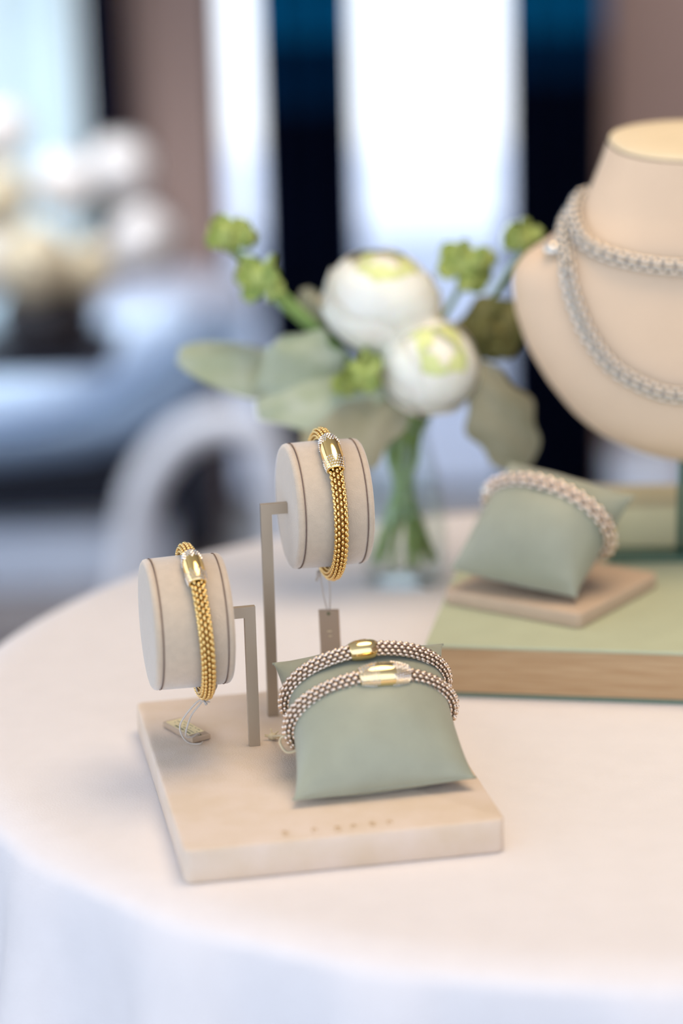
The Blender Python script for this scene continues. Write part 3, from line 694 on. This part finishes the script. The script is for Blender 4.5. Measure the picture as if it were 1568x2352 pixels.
# smooth the table by averaging
def tilt(p):
    if p.z > 0.99:
        k = (p.z-0.99)/0.029; return Vector((p.x, p.y, p.z + 0.17*(p.y-(BYc+0.006))*k))
    return p
prf2 = prof
v = []
for z in zs:
    for j in range(nA): v.append(tilt(ring_pt(z, 2*PI*j/nA)))
f = []
for i in range(len(zs)-1):
    for j in range(nA): f.append((i*nA+j, i*nA+(j+1) % nA, (i+1)*nA+(j+1) % nA, (i+1)*nA+j))
f = [tuple(reversed(q_)) for q_ in f]; f.append(tuple(range(nA)))
mb_.add(v, [tuple(reversed(q_)) for q_ in f]); body = mb_.build('bust_body', 'bust', bu)
sm_ = body.modifiers.new('smooth', 'SMOOTH'); sm_.factor = 0.5; sm_.iterations = 6
tv = []
for r_, dz in ((1.0, -0.0004), (0.985, 0.0012), (0.95, 0.0018), (0.5, 0.002), (0.001, 0.002)):
    for j in range(nA):
        p = ring_pt(1.019, 2*PI*j/nA); c_ = Vector((BXc, ycen(1.019), 1.019)); p = c_ + (p-c_)*r_
        p = tilt(p); p.z += dz; tv.append(p)
tf = []
for i in range(4):
    for j in range(nA): tf.append((i*nA+j, i*nA+(j+1) % nA, (i+1)*nA+(j+1) % nA, (i+1)*nA+j))
link('neck_cap', tv, tf, 'bust_top', bu)
MB().tube([(0.1955, 1.337, ZB+0.003), (0.1955, 1.337, 0.862)], 0.0027, 12).build('rod', 'darkgreen', bu)
MB().rbox((0.2035, 1.339, ZB+0.0017), (0.10, 0.022, 0.0030), 0.002, qX, qY, e=0.0004).build('base_plate', 'darkgreen', bu)

def neck_path(pts):
    P = catmull(pts, 24, True); pth = Path(None, None, None, 0, 0, P)
    cz = Vector((BXc, BYc, 0))
    pth.outs = lambda p: Vector((p.x-cz.x, (p.y-cz.y)*1.6, 0.02))
    return pth
NR = 0.0042
n1 = []
for k in range(28):
    a = 2*PI*k/28; t = (1-math.cos(a))/2; z = 0.9545 + 0.029*min(1, (t*1.75))**0.75 + 0.004*t
    n1.append(ring_pt(z, a, NR*0.8))
nk1 = thing('necklace', (BXc, BYc, 0.95), 'short silver and gold rope necklace close round the neck of the bust', 'necklace')
chain(neck_path(n1), NR, 6, 0.0064, ['silver', 'silverdark'], nk1, None, (0.0026, 0.0018, 0.0017), (8, 6))
half = [(0.0, 0.8845), (-0.0200, 0.8858), (-0.036, 0.8918), (-0.050, 0.9010), (-0.0610, 0.9150), (-0.0680, 0.9300), (-0.0725, 0.9450), (-0.0735, 0.9560)]
pts2 = [Vector((BXc+x, front_y(BXc+x, z, NR*0.8), z)) for x, z in half]
sidep = [ring_pt(0.974, -PI*0.47, NR*0.8), ring_pt(0.985, -PI*0.72, NR)]
backp = [ring_pt(0.990, PI, NR)]
mir = lambda p: Vector((2*BXc-p.x, p.y, p.z))
loop2 = pts2 + sidep + backp + [mir(p) for p in reversed(pts2[1:] + sidep)]
nk2 = thing('necklace', (BXc, BYc, 0.9), 'long silver and gold rope necklace hanging low across the chest of the bust', 'necklace')
chain(neck_path(loop2), NR, 6, 0.0064, ['silver', 'silverdark'], nk2, None, (0.0026, 0.0018, 0.0017), (8, 6))
MB().ball(pts2[-1].lerp(sidep[0], 0.45) + Vector((-0.008, -0.002, -0.002)), 0.005, 0.005, 0.005, n=14, k=9).build('clasp', 'silver', nk2)

# ------------------------------------------------------------------ vase with flowers
VC = Vector((0.0372, 1.400, TABLE)); VZ = TABLE
va = thing('glass_vase', VC, 'clear glass bud vase with water behind the taller roll', 'vase')
outp = [(0.0, 0.0003), (0.022, 0.0003), (0.0245, 0.002), (0.0262, 0.010), (0.0268, 0.03), (0.0255, 0.052), (0.0215, 0.072), (0.0175, 0.086), (0.0165, 0.093), (0.0178, 0.1005), (0.0186, 0.1025)]
inn = [(0.0172, 0.1015), (0.0150, 0.093), (0.0160, 0.085), (0.0200, 0.071), (0.0240, 0.051), (0.0252, 0.03), (0.0246, 0.012), (0.021, 0.006), (0.0, 0.006)]
m_ = MB(); m_.lathe(outp + inn, VC, n=64); m_.build('vase_glass', 'glass', va)
MB().lathe([(0.0, 0.0064), (0.0205, 0.0064), (0.0242, 0.0122), (0.0248, 0.03), (0.0236, 0.051), (0.0220, 0.060), (0.0, 0.060)], VC, n=64).build('water', 'water', va)

def inner(i): 
    a = i*2.4; return VC + Vector((0.018*math.cos(a), 0.018*math.sin(a), 0.014))
def mouth(i):
    a = i*2.4+2.6; return VC + Vector((0.0105*math.cos(a), 0.0105*math.sin(a), 0.092))
def stem(parent, tip, i, r=0.0016, mt='stem', name='stem'):
    tip = Vector(tip); b = inner(i); mo = mouth(i)
    MB().tube(catmull([b, b.lerp(mo, 0.5), mo, mo.lerp(tip, 0.5) + UP*0.006, tip], 6), r, 7).build(name, mt, parent)
def leaf(mb_, base, tip, width, nrm, curl=0.15, lobes=0, thick=0.0006):
    base, tip, nrm = Vector(base), Vector(tip), Vector(nrm).normalized(); ax = tip-base; L_ = ax.length; T = ax/L_
    nrm = (nrm - T*nrm.dot(T)).normalized(); sd = T.cross(nrm)
    def fn(u, v, s_):
        x = 2*u-1; wd = width/2*(math.sin(PI*min(1, (v*0.94+0.03)))**0.62)*(1 - 0.15*math.cos(PI*v))
        if lobes: wd *= 1 + 0.13*math.sin(v*lobes*2*PI)
        return base + ax*v + sd*(wd*x) + nrm*(curl*L_*(-(2*v-1)**2+1)*0.5 - abs(x)**2*wd*0.25 + 0.0012*math.sin(9*v+5*x) + s_*thick)
    for s_ in (1, -1):
        g_ = MB(); g_.grid(lambda u, v: fn(u, v, s_), 11, 21)
        mb_.add(g_.v, g_.f if s_ > 0 else [tuple(reversed(q_)) for q_ in g_.f])
rn = [((0.0262, 1.395, 0.9240), 0.0350, (0.1, -0.35, 1.0), 'upper large white ranunculus with lime tinted heart in the glass vase'),
      ((0.0530, 1.378, 0.8880), 0.0300, (0.35, -0.75, 0.6), 'lower white ranunculus in front at right of the glass vase bouquet')]
for i, (c, R_, ax, lb) in enumerate(rn):
    rt = thing('ranunculus', c, lb, 'flower', 'ranunculus in the glass vase')
    rose('petals', c, R_, ax, 'petal', 'petal_core', rt, lay=6)
    stem(rt, Vector(c) - Vector(ax).normalized()*R_*0.8, i, 0.0019)
LV = [((-0.005, 1.40, 0.868), (-0.0935, 1.395, 0.8955), 0.034, (0.1, -0.8, 0.7), 'leafgrey', 0, 'oval silvery sage leaf reaching farthest left from the glass vase'),
      ((-0.002, 1.385, 0.860), (-0.036, 1.375, 0.905), 0.050, (-0.2, -1, 0.3), 'leafgrey', 3, 'broad lobed silvery leaf standing left of the white flowers'),
      ((0.030, 1.372, 0.876), (-0.048, 1.372, 0.866), 0.034, (0, -0.8, 0.75), 'leafgrey', 2, 'silvery sage leaf lying flat across the front of the vase bouquet'),
      ((0.040, 1.368, 0.868), (-0.020, 1.352, 0.846), 0.046, (0.1, -0.9, 0.55), 'leafolive', 2.5, 'dusty olive lobed leaf drooping over the taller roll'),
      ((0.080, 1.385, 0.888), (0.108, 1.375, 0.826), 0.040, (0.2, -1, 0.2), 'leafolive', 2.5, 'dusty olive leaf hanging down right of the vase beside the bust'),
      ((0.062, 1.40, 0.890), (0.112, 1.40, 0.915), 0.036, (0.1, -1, 0.3), 'brownbud', 2, 'dusky brown green leaf right of the lower white ranunculus'),
      ((-0.006, 1.405, 0.895), (-0.018, 1.405, 0.931), 0.018, (0, -1, 0.2), 'leafolive', 0, 'narrow olive leaf standing close left of the upper white ranunculus')]
for i, (b_, t_, wd, nr, mt, lo, lb) in enumerate(LV):
    rt = thing('leaf_sprig', b_, lb, 'leaf', 'leaves in the glass vase')
    m_ = MB(); leaf(m_, b_, t_, wd, nr, 0.12, lo); m_.build('leaf', mt, rt)
    stem(rt, Vector(b_) + (Vector(t_)-Vector(b_))*0.08, i+2, 0.0018)
BD_ = [((-0.0602, 1.40, 0.9625), 0.0135, 'bud', 'lime green bud head highest at the left of the glass vase bouquet'),
       ((-0.0420, 1.39, 0.9405), 0.0150, 'bud', 'lime green bud head just below the highest left one'),
       ((0.0779, 1.41, 0.9420), 0.0165, 'bud', 'lime green bud head between the white ranunculus and the bust'),
       ((0.1111, 1.41, 0.9550), 0.0115, 'bud', 'lime green bud head touching the shoulder line of the bust'),
       ((0.0120, 1.366, 0.8860), 0.0150, 'bud', 'green bud head in front between the two white ranunculus'),
       ((0.0900, 1.40, 0.902), 0.0170, 'brownbud', 'dark olive seed head right of the lower white ranunculus')]
for i, (c, r_, mt, lb) in enumerate(BD_):
    rt = thing('green_bud', c, lb, 'flower bud', 'green buds in the glass vase')
    m_ = MB(); c = Vector(c); rnd = random.Random(i)
    m_.ball(c, r_*0.62, r_*0.62, r_*0.62, n=12, k=8)
    for k in range(9):   # small sepals around the head
        a = Vector((rnd.uniform(-1, 1), rnd.uniform(-1, 0.6), rnd.uniform(-0.7, 1))).normalized()
        leaf(m_, c + a*r_*0.3, c + a*r_*1.15, r_*0.85, a.cross(Vector((0.3, 0.5, 0.8))), 0.2)
    m_.build('bud_head', mt, rt)
    stem(rt, c - UP*r_*0.4 - Vector((0, 0, 0)), i+9, 0.0026 if i in (0, 1) else 0.0018)
